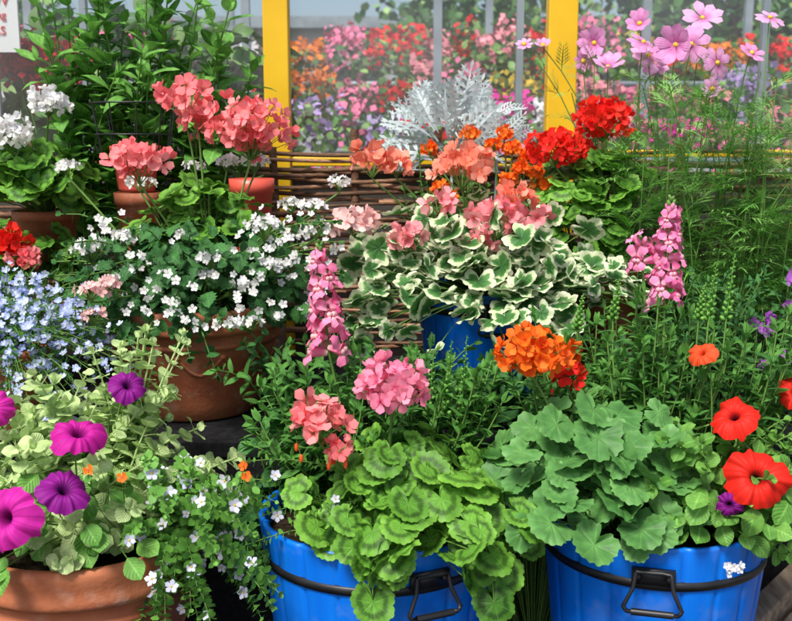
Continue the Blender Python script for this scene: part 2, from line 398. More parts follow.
Y_cen=simple('flower_centre',(.7,.42,.02),(.8,.55,.05),200,detail=0)
B_org=petal_mat('orange_bud',(.8,.1,.02),(.9,.13,.03))
SOIL=simple('potting_soil',(.012,.008,.005),(.05,.033,.02),90,.95,.1,1,.01,3)
FABRIC=simple('black_ground_fabric',(.006,.006,.007),(.02,.02,.022),60,.8,.2,.5,.003,3)
WOOD=simple('weathered_timber',(.16,.11,.07),(.38,.3,.21),9,.8,.2,.6,.004,stretch=(8,1,8))

# ---------------------------------------------------------------- setting
b=MB(); GR=simple('paving_surface',(.16,.15,.13),(.26,.24,.21),3,.9,.2,.4,.01)
b.add(grid(1,1,lambda u,v:((u-.5)*400,(v-.5)*400,0*u)),I3,A(0,100,0),GR); b.build('ground')
b=MB()
b.box((0,1.62,.36),(2.6,1.0,.04),FABRIC); b.box((0,2.53,.82),(3.4,.86,.04),FABRIC); b.box((0,2.11,.59),(3.4,.02,.416),FABRIC)
for x in (-1.2,0,1.2):
    b.box((x,1.2,.17),(.07,.07,.338),WOOD); b.box((x,2.9,.4),(.07,.07,.798),WOOD)
b.build('display_bench',False,bevel=.004)
b=MB()
ang=math.radians(40); R=np.array([[math.cos(-ang),-math.sin(-ang),0],[math.sin(-ang),math.cos(-ang),0],[0,0,1]])
b.box((.77,1.91,.48),(.05,.42,.195),WOOD,R); b.box((.832,1.858,.465),(.09,.42,.165),WOOD,R)
b.build('timber_edging',False,bevel=.004)

WAT=simple('willow_rod',(.17,.07,.035),(.46,.27,.16),30,.7,.25,.6,.002,2,attr=True,stretch=(1,8,8))
b=MB(); xs=np.linspace(-1.9,2.1,120); sp=.24
z=.86; k=0
while z<1.45:
    ph=(k%2)*math.pi; zz=z+.005*np.sin(xs*U(2,5)+U(0,6))+.005*np.sin(xs*U(8,14)+U(0,6))
    P=np.stack([xs,3.0+.018*np.sin(math.pi*xs/sp+ph)+U(-.003,.003),zz],1)
    i=rng.integers(30,90)
    b.tube(P[:i],U(.005,.009),U(.004,.007),WAT,5); b.tube(P[i-2:]+A(0,.006,.003),U(.005,.009),U(.003,.006),WAT,5)
    z+=U(.0125,.021); k+=1
for x in np.arange(-1.8,2.1,sp):
    b.tube(np.array([[x,3.0,.8],[x+U(-.01,.01),3.0,1.1],[x+U(-.01,.01),3.0,1.45+U(.01,.09)]]),.014,.012,WAT,8)
b.build('wattle_fence')

YEL=simple('yellow_paint',(.72,.42,.01),(.84,.52,.02),5,.4,.4,.15,.002,4)
GREYM=simple('grey_frame_paint',(.2,.24,.26),(.3,.35,.38),5,.4,.4,.1,.002,2)
WALLM=simple('low_wall_boards',(.05,.045,.04),(.1,.09,.08),6,.8)
gw=empty('greenhouse_wall')
b=MB(); 
for x,w in ((-.37,.078),(.513,.09),(1.75,.09),(-1.7,.09)): b.box((x,3.2,1.72),(w,.07,3.44),YEL)
b.box((.07,3.19,1.415),(.79,.05,.03),YEL); b.box((1.13,3.19,1.44),(1.13,.05,.022),YEL); b.box((0,3.2,2.9),(3.3,.06,.1),YEL)
b.build('frame',False,gw,.004)
b=MB()
for x in (-.98,.39,1.16): b.box((x,3.25,2.15),(.022,.03,1.45),GREYM)
b.build('mullions',False,gw,.002)
b=MB(); b.box((0,3.24,.69),(4.4,.04,1.38),WALLM); b.build('low_wall',False,gw)
t=NT('hazy_glass')
tr=t.n('BsdfTransparent',{0:(.92,.94,.95,1)}); gl=t.n('BsdfGlossy',{'Color':(1,1,1,1),'Roughness':.04}); df=t.n('BsdfDiffuse',{0:(.5,.5,.56,1)})
f=t.math('MULTIPLY',t.math('POWER',t.noise(2.5,3),2.0),.3)
m1=t.n('MixShader',{0:f,1:tr.outputs[0],2:df.outputs[0]}); m2=t.n('MixShader',{0:.05,1:m1.outputs[0],2:gl.outputs[0]})
GLASS=t.out(m2.outputs[0])
b=MB(); b.add(grid(1,1,lambda u,v:((u-.5)*4.2,0*u,(v-.5)*1.5)),I3,A(0,3.225,2.15),GLASS); b.build('glass_panes',False,gw)

# ---- flower tables behind the glass, added in place of reflections on it
def cm(name,c,c2=None):
    t=NT(name); at=t.n('Attribute',attribute_name='rnd').outputs['Fac']
    return finish(t,t.mix(at,c4([x*.6 for x in c]),c4(c2 or c)),0,.7,.1)
BG=[cm('bg_pink',(.95,.25,.42)),cm('bg_magenta',(.75,.05,.35)),cm('bg_red',(.9,.03,.03)),cm('bg_rose',(.95,.35,.4)),cm('bg_white',(.8,.8,.82)),cm('bg_orange',(.95,.25,.04)),cm('bg_lilac',(.55,.4,.75)),cm('bg_yellow',(.85,.6,.08))]
BP=[.22,.18,.2,.14,.08,.08,.06,.04]
BGG=leaf_mat('bg_leaf',(.02,.07,.02),(.1,.24,.06),plain=True,tr=0); BGG2=leaf_mat('bg_leaf_light',(.12,.25,.07),(.3,.48,.15),plain=True,tr=0)
q=T_quad
for bi,(y,x0,x1,z,h) in enumerate([(4.5,-1.9,2.3,1.3,.2),(5.6,-2.3,2.8,1.5,.24),(7.0,-2.9,3.4,1.72,.27),(8.8,-3.6,4.2,2.05,.38)]):
    b=MB(); x=x0
    b.box(((x0+x1)/2,y,z-.14),(x1-x0,.7,.04),GREYM)
    for lx in np.linspace(x0+.1,x1-.1,5): b.box((lx,y,(z-.16)/2),(.05,.05,z-.164),GREYM)
    while x<x1:
        mt=BG[rng.choice(len(BG),p=BP)]; wdt=U(.1,.35)*(1+bi*.2); hh=h*U(.6,1.4); dn=U(.5,1.1)
        for i in range(int(wdt*850)):
            k=U(0,1)**.7; p=A(x+U(0,wdt),y+U(-.33,.2),z-.1+k*hh*U(.8,1.1))
            fl=rng.random()<dn*k+.15
            b.add(q if fl else T_tiny,face(rv()+A(0,-.7,.6),(U(.014,.032) if fl else U(.03,.06))*(1+bi*.2)),p,mt if fl else (BGG if rng.random()<.65 else BGG2))
        x+=wdt
    b.build('reflection_flower_table',True)
b=MB()
for x in (-2.2,-.9,.25,1.5,2.7): b.box((x,6.2,1.6),(.05,.05,3.2),GREYM)
for x in (-4,-1.6,.9,3.4): b.box((x,10,1.8),(.07,.07,3.6),GREYM)
b.box((0,6.2,2.34),(8,.05,.04),GREYM); b.box((0,10,2.85),(12,.05,.08),GREYM); b.box((0,10,3.3),(12,.05,.08),GREYM); b.box((0,6.2,2.9),(8,.05,.08),GREYM)
b.build('canopy_frame',False)
b=MB(); HM=simple('pale_cladding',(.3,.33,.35),(.45,.47,.48),2,.6); DW=simple('dark_window',(.03,.04,.05),(.05,.06,.07),2,.15)
b.box((-1,22,1.7),(24,6,3.4),HM); b.box((-1,22,3.5),(24.6,6.6,.2),GREYM)
for x in np.arange(-12,10,1.6): b.box((x,18.97,2.0),(1.1,.05,1.5),DW); b.box((x,18.93,1.22),(1.2,.1,.06),HM)
b.build('garden_centre_building',False)
BARK=simple('tree_bark',(.06,.045,.03),(.14,.1,.07),12,.9)
def tree(x,y,h):
    b=MB(); b.tube(bez(A(x,y,0),A(x+.2,y,h*.3),A(x,y,h*.8),8),.16,.05,BARK,8)
    for i in range(26):
        p0=A(x,y,h*U(.3,.75)); d=nz(A(U(-1,1),U(-1,1),U(.0,.9))); p1=p0+d*U(.8,h*.35); b.tube(bez(p0,(p0+p1)/2+A(0,0,.1),p1,4),.04,.012,BARK,5)
        for j in range(110):
            b.add(T_tiny,face(rv()+UP*.7,U(.12,.2)),p1+rv(.36),BGG if rng.random()<.7 else BGG2)
    b.build('tree')
tree(4.2,13,4.5); tree(-5.5,13,4.2); tree(1.6,15,4.8)
sg=empty('garden_sign'); b=MB(); SW=simple('sign_white',(.75,.75,.72),(.82,.82,.8),3,.5); RDP=simple('sign_red',(.6,.03,.03),(.7,.04,.04),3)
b.box((-1.30,3.32,1.86),(.18,.012,.2),SW); b.box((-1.30,3.335,.9),(.02,.015,1.74),GREYM); b.build('board',False,sg)
for tx,zz,sz in (('NOW',1.905,.05),('planting',1.865,.034),('IDEAS',1.815,.038)):
    cu=bpy.data.curves.new('t','FONT'); cu.body=tx; cu.size=sz; cu.align_x='CENTER'; cu.extrude=.001
    o=bpy.data.objects.new('lettering',cu); o.location=(-1.30,3.311,zz); o.rotation_euler=(math.pi/2,0,0); scene.collection.objects.link(o); o.parent=sg; cu.materials.append(RDP)
b=MB(); DR=cm('crimson_flower',(.45,.01,.03),(.7,.02,.04))
for i in range(9):
    c=A(U(-1.28,-1.05),3.45+U(-.05,.05),U(1.6,1.76))
    b.tube(bez(A(-1.15,3.48,.3),A(-1.15,3.48,1.2),c,6),.006,.004,G_stem)
    for j in range(150): b.add(q,face(rv(),.02),c+rv(.032),DR)
for i in range(80): b.add(T_wide,face(rv()+UP,U(.08,.12)),A(-1.15,3.49,1.42)+rv(.08),BGG)
b.build('crimson_amaranth')
b=MB()
for i in range(1100):
    x=U(-1.7,-.4); b.add(T_wide,face(rv()+UP*.6+A(0,-.5,0),U(.07,.13)),A(x,3.72+U(-.1,.14),U(1.3,1.95-.25*abs(x+1))),BGG if rng.random()<.5 else BGG2)
for x in (-1.4,-1.1,-.8,-.5): b.tube([A(x,3.72,0),A(x,3.72,1.0),A(x,3.72,1.7)],.02,.01,BARK)
b.build('leafy_hedge')

# ---------------------------------------------------------------- containers
def terracotta_mat():
    t=NT('terracotta'); f=t.noise(9,4); g=t.n('MapRange',{0:f,1:.35,2:.7}).outputs[0]
    col=t.mix(g,c4((.36,.095,.042)),c4((.52,.18,.08)))
    f2=t.n('MapRange',{0:t.noise(22,8),1:.54,2:.72}).outputs[0]
    col=t.mix(t.math('MULTIPLY',f2,.4),col,c4((.6,.42,.32)))
    f3=t.n('MapRange',{0:t.noise(4,5),1:.48,2:.7}).outputs[0]
    col=t.mix(t.math('MULTIPLY',f3,.6),col,c4((.17,.05,.028)))
    bmp=t.n('Bump',{'Strength':.4,'Distance':.003,'Height':t.noise(110,4)})
    return t.out(t.n('BsdfPrincipled',{'Base Color':col,'Roughness':.62,'Specular IOR Level':.3,'Normal':bmp.outputs[0]}).outputs[0])
TERRA=terracotta_mat()
def tpot(loc,r,h,name='terracotta_pot',swag=True):
    x,y,z0=loc
    pf=[(.0,0),(.62,0),(.66,.02),(.70,.15),(.78,.35),(.85,.52),(.885,.62),(.9,.66),(.93,.67),(.93,.70),(.9,.715),(.91,.76),(.92,.78),(.985,.79),(1.0,.815),(1.0,.84),(.99,.86),(1.0,.9),(1.015,.94),(1.02,.97),(1.0,.995),(.96,1.0),(.92,.99),(.905,.95),(.9,.85)]
    prof=[(a*r,c*h) for a,c in pf]
    b=MB(); b.add(lathe(prof,72),I3,A(x,y,z0),TERRA)
    b.add(lathe([(.0,.9*h),(.5*r,.91*h),(.91*r,.885*h)],40,None),I3,A(x,y,z0),SOIL)
    if swag:
        n=12
        for i in range(n):
            P=[]
            for s in np.linspace(0,1,9):
                a=2*math.pi*(i+s)/n; zz=(.6-.16*math.sin(math.pi*s))*h; rr=(.70+(zz/h-.15)*.39)*r+.001
                P.append([x+rr*math.cos(a),y+rr*math.sin(a),z0+zz])
            b.tube(P,.004,.004,TERRA,6)
            a=2*math.pi*i/n; b.add(SPH,I3*.008,A(x+.875*r*math.cos(a),y+.875*r*math.sin(a),z0+.6*h),TERRA)
    return b.build(name)
def blue_mat():
    t=NT('blue_plastic'); tc=t.n('TexCoord'); mp=t.n('Mapping',{'Vector':tc.outputs['Object'],'Scale':(7,7,1.2)})
    f=t.n('TexNoise',{'Vector':mp.outputs[0],'Scale':4,'Detail':4}).outputs[0]
    col=t.mix(f,c4((.0,.1,.62)),c4((.004,.24,.95)))
    du=t.n('MapRange',{0:t.noise(14,6),1:.55,2:.8}).outputs[0]
    col=t.mix(t.math('MULTIPLY',du,.35),col,c4((.25,.3,.4)))
    bmp=t.n('Bump',{'Strength':.3,'Distance':.003,'Height':f})
    return t.out(t.n('BsdfPrincipled',{'Base Color':col,'Roughness':t.math('ADD',t.math('MULTIPLY',du,.3),.36),'Specular IOR Level':.4,'Normal':bmp.outputs[0]}).outputs[0])
BLUE=blue_mat()
BLK=simple('black_metal',(.008,.008,.01),(.02,.02,.022),20,.4,.5,.2,.001,2)
def bucket(loc,r,h,hang=-90,name='blue_bucket'):
    x,y,z0=loc; e=empty(name,loc)
    def mod(u,z,rr): 
        f=(u*20)%1; d=np.minimum(f,1-f); return np.where((rr>.1),-.0045*np.exp(-(d/.045)**2)+.0014*np.cos((f-.5)*3),0)
    pf=[(.0,0),(.8,0),(.81,.02),(.86,.25),(.91,.5),(.955,.75),(.985,.92),(1.0,.985),(.998,1.0),(.96,1.0),(.945,.98),(.93,.8)]
    b=MB(); b.add(lathe([(a*r,c*h) for a,c in pf],240,mod),I3,A(0,0,0),BLUE)
    b.add(lathe([(0,.9*h),(.5*r,.91*h),(.945*r,.885*h)],40),I3,A(0,0,0),SOIL); b.build('barrel',True,e)
    b=MB(); 
    for zc,w in ((.82,.024),(.2,.024)):
        rr=(.81+(zc-.02)*.195)*r
        b.add(lathe([(rr-.002,(zc)*h-w*.35),(rr+.004,zc*h-w*.33),(rr+.006,zc*h+w*.33),(rr,zc*h+w*.35)],90),I3,A(0,0,0),BLK)
    b.build('hoops',True,e)
    a=math.radians(hang); er=A(math.cos(a),math.sin(a),0); et=A(-math.sin(a),math.cos(a),0); b=MB()
    Rm=np.stack([et,er,UP],1); rr=.975*r
    c=er*(rr+.008)+UP*.87*h
    b.box(c,(.075,.008,.03),BLK,Rm); 
    for sx in (-1,1):
        b.add(SPH,Rm@np.diag([.007,.005,.007]),c+et*sx*.028+er*.005,BLK)
    o=er*.012; pts=[c+o-et*.03+UP*.012,c+o*1.4-et*.034-UP*.016,c+o*1.9-et*.05-UP*.05,c+o*1.9-et*.044-UP*.058,c+o*1.9+et*.044-UP*.058,c+o*1.9+et*.05-UP*.05,c+o*1.4+et*.034-UP*.016,c+o+et*.03+UP*.012,c+o-et*.03+UP*.012]
    P=[];
    for i in range(len(pts)-1):
        for s in np.linspace(0,1,4,endpoint=False): P.append(pts[i]*(1-s)+pts[i+1]*s)
    P.append(pts[-1]); b.tube(P,.0038,.0038,BLK,8); b.tube([pts[3]+et*.008,pts[4]-et*.008],.0065,.0065,BLK,8)
    b.build('handle',True,e); return e
ZF=.382; ZR=.842
tpot((-.605,1.85,ZF),.226,.37)
bucket((-.035,1.86,ZF),.23,.4,-66)
bucket((.505,1.86,ZF),.216,.405,-104)
tpot((-.49,2.38,ZR),.225,.27)
bucket((.25,2.6,ZR),.2,.27,-90)
tpot((-.88,2.17,ZR),.12,.2,swag=False)
RPL=simple('red_plastic',(.6,.06,.04),(.75,.12,.08),4,.35,.4,.05,detail=2)
def ppot(x,y,z,r,h,name='red_plant_pot',mt=RPL):
    b=MB(); b.add(lathe([(0,0),(.72*r,0),(.74*r,.01),(.92*r,.82*h),(1.0*r,.83*h),(1.02*r,h),(.98*r,h),(.94*r,.9*h)],48),I3,A(x,y,z),mt)
    b.add(lathe([(0,.9*h),(.93*r,.88*h)],30),I3,A(x,y,z),SOIL); b.build(name)
b=MB(); b.box((-.78,2.72,1.145),(.95,.24,.03),WOOD)
for x in (-1.22,-.34): b.box((x,2.72,.986),(.05,.2,.287),WOOD)
b.build('plant_shelf',False,bevel=.003)
ppot(-.69,2.68,1.35,.065,.12); ppot(-.69,2.68,1.162,.06,.186,'terracotta_plant_pot',TERRA)
ppot(-.39,2.72,1.162,.06,.22); ppot(-.93,2.66,1.162,.085,.14,'terracotta_plant_pot',TERRA); ppot(.58,2.74,ZR,.11,.34,'terracotta_plant_pot',TERRA)

# ================================================================ FRONT BUCKET 1
VB=(0,-.5,.1)
b=MB()
mound(b,(.01,1.76,.775),(.205,.17,.175),105,T_ger,(.026,.042),G_zonal,G_stem,base=(-.01,1.84,.75),zmin=-.02,up=.35,shell=(.6,1.08),jit=.4,bias=VB)
mound(b,(.02,1.76,.77),(.17,.14,.15),60,T_ger,(.022,.034),G_zonal,G_stem,base=(-.01,1.84,.75),zmin=-.1,up=.35,shell=(.4,.75),jit=.45)
mound(b,(.07,1.71,.80),(.2,.14,.10),30,T_ger,(.026,.038),G_zonal,G_stem,base=(0,1.8,.76),zmin=-.55,up=.2,shell=(.88,1.05),front=.2,bias=VB,jit=.4)
for x,y,z in ((.17,1.62,.70),(.19,1.66,.735),(-.04,1.59,.715),(.15,1.65,.76)): 
    b.add(T_ger,frame(A(U(-.3,.3),-.5,-1),A(U(-.2,.3),-1,.35),.038),A(x,y,z),G_zonal); b.tube(bez(A(x*.5,1.8,.76),A(x,1.68,.85),A(x,y,z),8),.0018,.0012,G_stem,4)
umbel(b,(-.135,1.70,1.0),.05,17,P_coral,G_stem,.023,foot=(-.02,1.82,.75),buds=8,bm=B_org,low=-.2)
umbel(b,(-.10,1.68,.955),.022,5,P_coral,G_stem,.019,foot=(-.02,1.82,.75),buds=8,bm=B_org)
umbel(b,(-.008,1.76,1.05),.057,32,P_pink,G_stem,.022,foot=(-.02,1.82,.75))
b.build('zonal_geranium')
b=MB()
spike(b,(-.135,1.95,1.075),(-.15,1.95,1.295),17,.058,.034,P_snap,G_stem,foot=(-.08,1.93,.75),buds=12)
for i in range(48):
    x=U(-.3,.04); y=U(1.82,2.04); top=A(x,y,U(.9,1.08)-abs(x+.12)*.3); bs=A(-.09+U(-.06,.06),1.9+U(-.05,.05),.74)
    leafy_stem(b,bez(bs,A((bs[0]+x)/2+(x-bs[0])*.3,y,.87),top,10),T_sl,(.055,.08),.0125,G_snap,G_stem,t0=.15)
for i in range(28):
    top=A(U(.0,.22),U(1.88,2.04),U(.94,1.06)); bs=A(.04,1.92,.74)
    leafy_stem(b,bez(bs,A(top[0]*.8,top[1],.87),top,10),T_sl,(.05,.07),.0125,G_snap,G_stem)
for x,z0,z1 in ((.1,1.0,1.1),(.13,.98,1.11),(.065,1.0,1.08)): budspike(b,(x,1.93,z0-.05),(x+.01,1.93,z1),G_small)
b.build('pink_snapdragon')
def bacopa(name,sources,n,fn,pm,tips,size=.0125,leaf=(.012,.02),up=.05):
    b=MB()
    for i in range(n):
        s=A(*sources[rng.integers(len(sources))])+A(U(-.03,.03),U(-.03,.03),0)
        (x0,x1),(y0,y1),(z0,z1)=tips; e=A(U(x0,x1),U(y0,y1),U(z0,z1))
        P=bez(s,(s+e)/2+A(0,0,up+U(0,.06)),e,10)
        leafy_stem(b,P,T_tiny,leaf,.011,G_small,G_stem,t0=.25,r0=.0013,r1=.0008,whorl=2,taper=.3)
        for k in range(fn):
            q=P[rng.integers(4,10)]; N=nz(A(U(-.6,.6),-1,U(0,.9))); p=q+N*U(.008,.02)+rv(.006)
            R=face(N,size*U(.75,1.2)); b.add(T_sf,R,p,pm); b.add(SPL,I3*size*.14,p+N*.0015,Y_cen)
            b.tube([q,p],.0007,.0006,G_stem,3)
    return b.build(name)
bacopa('white_bacopa',[(-.42,1.8,.74)],72,1,P_lav,((-.47,-.2),(1.6,1.8),(.6,.93)),.0125,(.017,.028))
bacopa('white_bacopa',[(-.1,1.78,.76),(.1,1.78,.76)],14,1,P_lav,((-.3,.16),(1.6,1.8),(.78,.94)),.0105)
# ================================================================ POT A
b=MB()
for i in range(104):
    a=U(0,6.28); r=U(.03,.3); x=-.61+r*math.cos(a)*1.05; y=1.84+r*math.sin(a)*.78; z=U(.82,1.06)-r*.25+.05*(rng.random()<.2)
    if y<1.68 : z=min(z,U(.77,.92))
    bs=A(-.61+U(-.08,.08),1.85+U(-.08,.08),.73); e=A(x,y,z)
    leafy_stem(b,bez(bs,A((bs[0]+x)/2,(bs[1]+y)/2,z*.95),e,9),T_round,(.036,.056),.023,G_lime,G_lime,t0=.35,r0=.0024,r1=.0017,whorl=2,taper=.4)
for i in range(12):
    bs=A(-.56,1.85,.73); e=A(U(-.58,-.4),U(1.85,1.98),U(1.05,1.12))
    leafy_stem(b,bez(bs,A(-.52,1.88,.9),e,9),T_round,(.03,.042),.024,G_lime,G_lime,t0=.35,r0=.0024,r1=.0018,whorl=2,taper=.35)
b.build('helichrysum_plant')
def petunia(b,c,r,N,pm,foot):
    c=A(*c);N=nz(A(*N)); s=-N*r*.9; b.add(T_pet,face(N,r)@np.diag([1,U(.88,1),U(.8,1.2)]),c,pm)
    foot=A(*foot); e=c+s*1.25; b.tube(bez(foot,e+s*1.2+(foot-e)*.2,e,9),.0016,.0016,G_stem,4); b.tube([e,c+s*1.05,c+s*.7,c+s*.3],.002,.01,pm,8,prof=np.array([.002,.003,.005,.012])*r/.055)
    e1=nz(np.cross(N,A(.1,.2,1))); e2=np.cross(N,e1)
    for k in range(5): a=k*1.257; b.add(T_lance,frame(nz(e1*math.cos(a)+e2*math.sin(a)+N*.3),N,.013),e,G_pet)
b=MB(); ft=(-.6,1.85,.74)
petunia(b,(-.54,1.64,1.0),.048,(.3,-.45,.9),P_mag,ft); petunia(b,(-.65,1.57,.875),.058,(-.3,-1,.5),P_mag,ft)
petunia(b,(-.56,1.61,.91),.045,(.5,-.55,.95),P_dkp,ft); petunia(b,(-.5,1.81,1.04),.036,(.5,-.7,.9),P_dkp,ft)
petunia(b,(-.735,1.76,1.01),.04,(.4,-.9,.5),P_mag,ft)
mound(b,(-.6,1.76,.77),(.2,.19,.15),80,T_oval,(.035,.055),G_pet,G_stem,base=(-.6,1.85,.74),zmin=-.1,shell=(.5,.95))
b.build('purple_petunia')
b=MB()
for x,y,z in ((-.52,1.62,.94),(-.47,1.64,.92),(-.26,1.66,.915),(-.265,1.67,.93)):
    b.tube(bez(A(-.5,1.8,.74),A(x,y,.85),A(x,y,z),6),.0014,.001,G_stem,4); b.add(T_gf,face(A(U(-.5,.5),-1,.5),.010),A(x,y,z),P_orange)
    for k in range(4): b.add(T_oval,face(rv()+A(0,-.5,1),U(.015,.022)),A(x,y+.01,z-.02)+rv(.01),G_small)
b.build('orange_nemesia')
# ================================================================ BUCKET 2
b=MB()
mound(b,(.36,1.77,.84),(.2,.15,.18),78,T_ger2,(.028,.046),G_grey,G_stem,base=(.42,1.84,.76),zmin=0,up=.3,shell=(.6,1.08),jit=.42,bias=VB)
mound(b,(.37,1.77,.83),(.17,.13,.15),50,T_ger2,(.024,.036),G_grey,G_stem,base=(.42,1.84,.76),zmin=-.1,up=.3,shell=(.4,.75),jit=.45)
mound(b,(.34,1.72,.83),(.16,.11,.10),18,T_ger2,(.028,.042),G_grey,G_stem,base=(.42,1.8,.76),zmin=-.5,up=.15,shell=(.88,1.0),front=.2,bias=VB,jit=.4)
umbel(b,(.252,1.8,1.1),.054,40,P_orange,G_stem,.02,foot=(.38,1.82,.77),sq=.85)
umbel(b,(.335,1.9,1.04),.034,12,P_red,G_stem,.02,foot=(.38,1.84,.77),buds=4)
umbel(b,(.335,1.9,1.085),.022,6,P_orange,G_stem,.02,foot=(.38,1.84,.77))
b.build('orange_geranium')
b=MB()
spike(b,(.53,1.95,1.175),(.535,1.95,1.38),18,.05,.026,P_snap2,G_stem,foot=(.52,1.92,.76),buds=14)
spike(b,(.49,1.97,1.24),(.485,1.97,1.3),6,.045,.034,P_snap2,G_stem,foot=(.51,1.92,.76),buds=3)
for i in range(100):
    x=U(.24,.82); y=U(1.84,2.08); top=A(x,y,U(.96,1.21)-abs(x-.53)*.25); bs=A(.5+U(-.12,.12),1.9+U(-.08,.08),.74)
    leafy_stem(b,bez(bs,A(bs[0]+(x-bs[0])*.9,y,.88),top,11),T_sl,(.052,.08),.0135,G_snap,G_stem,t0=.15)
for x,z0,z1 in ((.43,1.14,1.22),(.62,1.14,1.25),(.655,1.14,1.27),(.60,1.14,1.21),(.36,1.12,1.19)):
    b.tube(bez(A(.52,1.92,.76),A(x,1.95,.9),A(x,1.95,z0),7),.003,.002,G_stem); budspike(b,(x,1.95,z0),(x+.01,1.95,z1),G_small)
b.build('pink_snapdragon')
b=MB(); ft=(.6,1.83,.76)
petunia(b,(.62,1.64,.92),.054,(-.2,-1,.6),P_redp,ft); petunia(b,(.605,1.73,1.005),.046,(-.4,-.5,.9),P_redp,ft)
petunia(b,(.575,1.84,1.095),.03,(-.7,-.5,.8),P_orp,ft); petunia(b,(.755,1.84,1.02),.038,(-.6,-.6,.5),P_redp,ft); petunia(b,(.575,1.64,.87),.024,(-.3,-1,.1),P_dkp,ft)
mound(b,(.6,1.76,.83),(.16,.15,.14),130,T_oval,(.032,.055),G_pet,G_stem,base=(.58,1.84,.76),zmin=-.35,shell=(.55,1.0))
for i in range(50):
    e=A(U(.44,.8),U(1.62,1.8),U(.76,.98)); bs=A(.58,1.84,.76)
    leafy_stem(b,bez(bs,(bs+e)/2+A(0,0,.06),e,8),T_oval,(.028,.048),.015,G_pet,G_stem,t0=.3,taper=.3)
for k in range(9): b.add(T_sf,face(A(0,-1,.3)+rv(.3),.008),A(.57+U(-.02,.03),1.61,.765+U(-.008,.008)),P_white)
b.build('red_petunia')

# ================================================================ POT B
b=MB()
mound(b,(-.46,2.3,1.13),(.28,.2,.19),430,T_serr,(.035,.06),G_dark,G_stem,base=(-.49,2.38,1.05),zmin=-.3,shell=(.5,1.0),jit=.45,pet=False)
for i in range(60):
    a=U(0,6.28); e=A(-.46+.33*math.cos(a),2.28+.22*math.sin(a),U(1.05,1.32)); bs=A(-.49,2.36,1.05)
    leafy_stem(b,bez(bs,A((e[0]+bs[0])/2,(e[1]+bs[1])/2,e[2]+.02),e,8),T_serr,(.026,.045),.02,G_dark,G_stem,t0=.2)
for i in range(7):
    x=U(-.7,-.42); s=A(x,2.2,1.09); e=A(x+U(-.05,.05),2.10,U(.98,1.06)); leafy_stem(b,bez(s,s+A(0,-.09,.03),e,8),T_serr,(.03,.048),.016,G_dark,G_stem,t0=.1,taper=.2)
def wcluster(b,c,r,n,pm,s=.011,foot=None):
    umbel(b,c,r,n,pm,G_stem,s,sq=.55,low=-.1,T=T_sf,foot=foot,fill=.2)
ft=(-.49,2.36,1.06)
for c,r,n in (((-.675,2.2,1.25),.042,40),((-.60,2.2,1.275),.024,14),((-.47,2.2,1.28),.02,9),((-.34,2.18,1.17),.022,12),((-.29,2.2,1.3),.045,30),((-.24,2.3,1.34),.03,16),
    ((-.40,2.14,1.235),.03,18),((-.41,2.14,1.20),.02,10),((-.31,2.12,1.1),.02,10),((-.35,2.1,1.1),.022,12),((-.35,2.5,1.43),.035,20),((-.42,2.5,1.43),.03,16),((-.27,2.2,1.21),.022,12),((-.18,2.25,1.29),.03,16),
    ((-.78,2.4,1.42),.03,14),((-.62,2.45,1.38),.03,14),((-.5,2.5,1.42),.025,12),((-.2,2.4,1.33),.03,14),((-.14,2.5,1.38),.03,12)):
    wcluster(b,c,r,n,P_white,.0105,ft)
for i in range(100):
    a=U(3.0,6.5); k=U(.6,1); p=A(-.42+.28*k*math.cos(a),2.3+.22*math.sin(a),U(1.1,1.33)); 
    for j in range(rng.integers(1,4)): b.add(T_sf,face(A(0,-1,.5)+rv(.4),U(.008,.012)),p+rv(.012),P_white)
b.build('white_verbena')
b=MB()
for c,r,n in (((-.65,2.1,1.17),.03,14),((-.64,2.08,1.12),.025,10),((-.61,2.1,1.19),.02,6)): wcluster(b,c,r,n,P_pale,.013,ft)
b.build('pale_pink_verbena')
b=MB(); fg=(-.45,2.42,1.06)
umbel(b,(-.345,2.4,1.505),.09,56,P_coral,G_stem,.025,foot=fg,sq=.85,low=-.3)
umbel(b,(-.5,2.42,1.575),.06,13,P_coral,G_stem,.027,foot=fg,sq=.8,low=-.2)
umbel(b,(-.47,2.42,1.53),.035,8,P_coral,G_stem,.025,foot=fg,buds=4)
umbel(b,(-.585,2.3,1.435),.065,22,P_coral,G_stem,.026,foot=fg,sq=.6,low=0)
mound(b,(-.45,2.42,1.24),(.2,.12,.15),50,T_ger,(.028,.042),G_zonal,G_stem,base=fg,zmin=0)
b.build('coral_geranium')
b=MB()
for i in range(210):
    a=U(0,6.28); r=U(0,1)**.6; e=A(-.80+.23*r*math.cos(a),2.1+.15*r*math.sin(a),1.24-.14*r*r-U(0,.12)); bs=A(-.86,2.16,1.03)
    if rng.random()<.35: e[2]-=.13; e[1]-=.07
    P=bez(bs,(bs+e)/2+A(0,0,.06),e,7); leafy_stem(b,P,T_lance,(.016,.026),.014,G_snap,G_stem,t0=.4,r0=.001,r1=.0007)
    for k in range(4):
        p=P[rng.integers(3,7)]+rv(.014); b.add(T_sf,face(A(0,-.8,.7)+rv(.5),U(.007,.0115)),p,P_blue)
b.build('blue_lobelia')
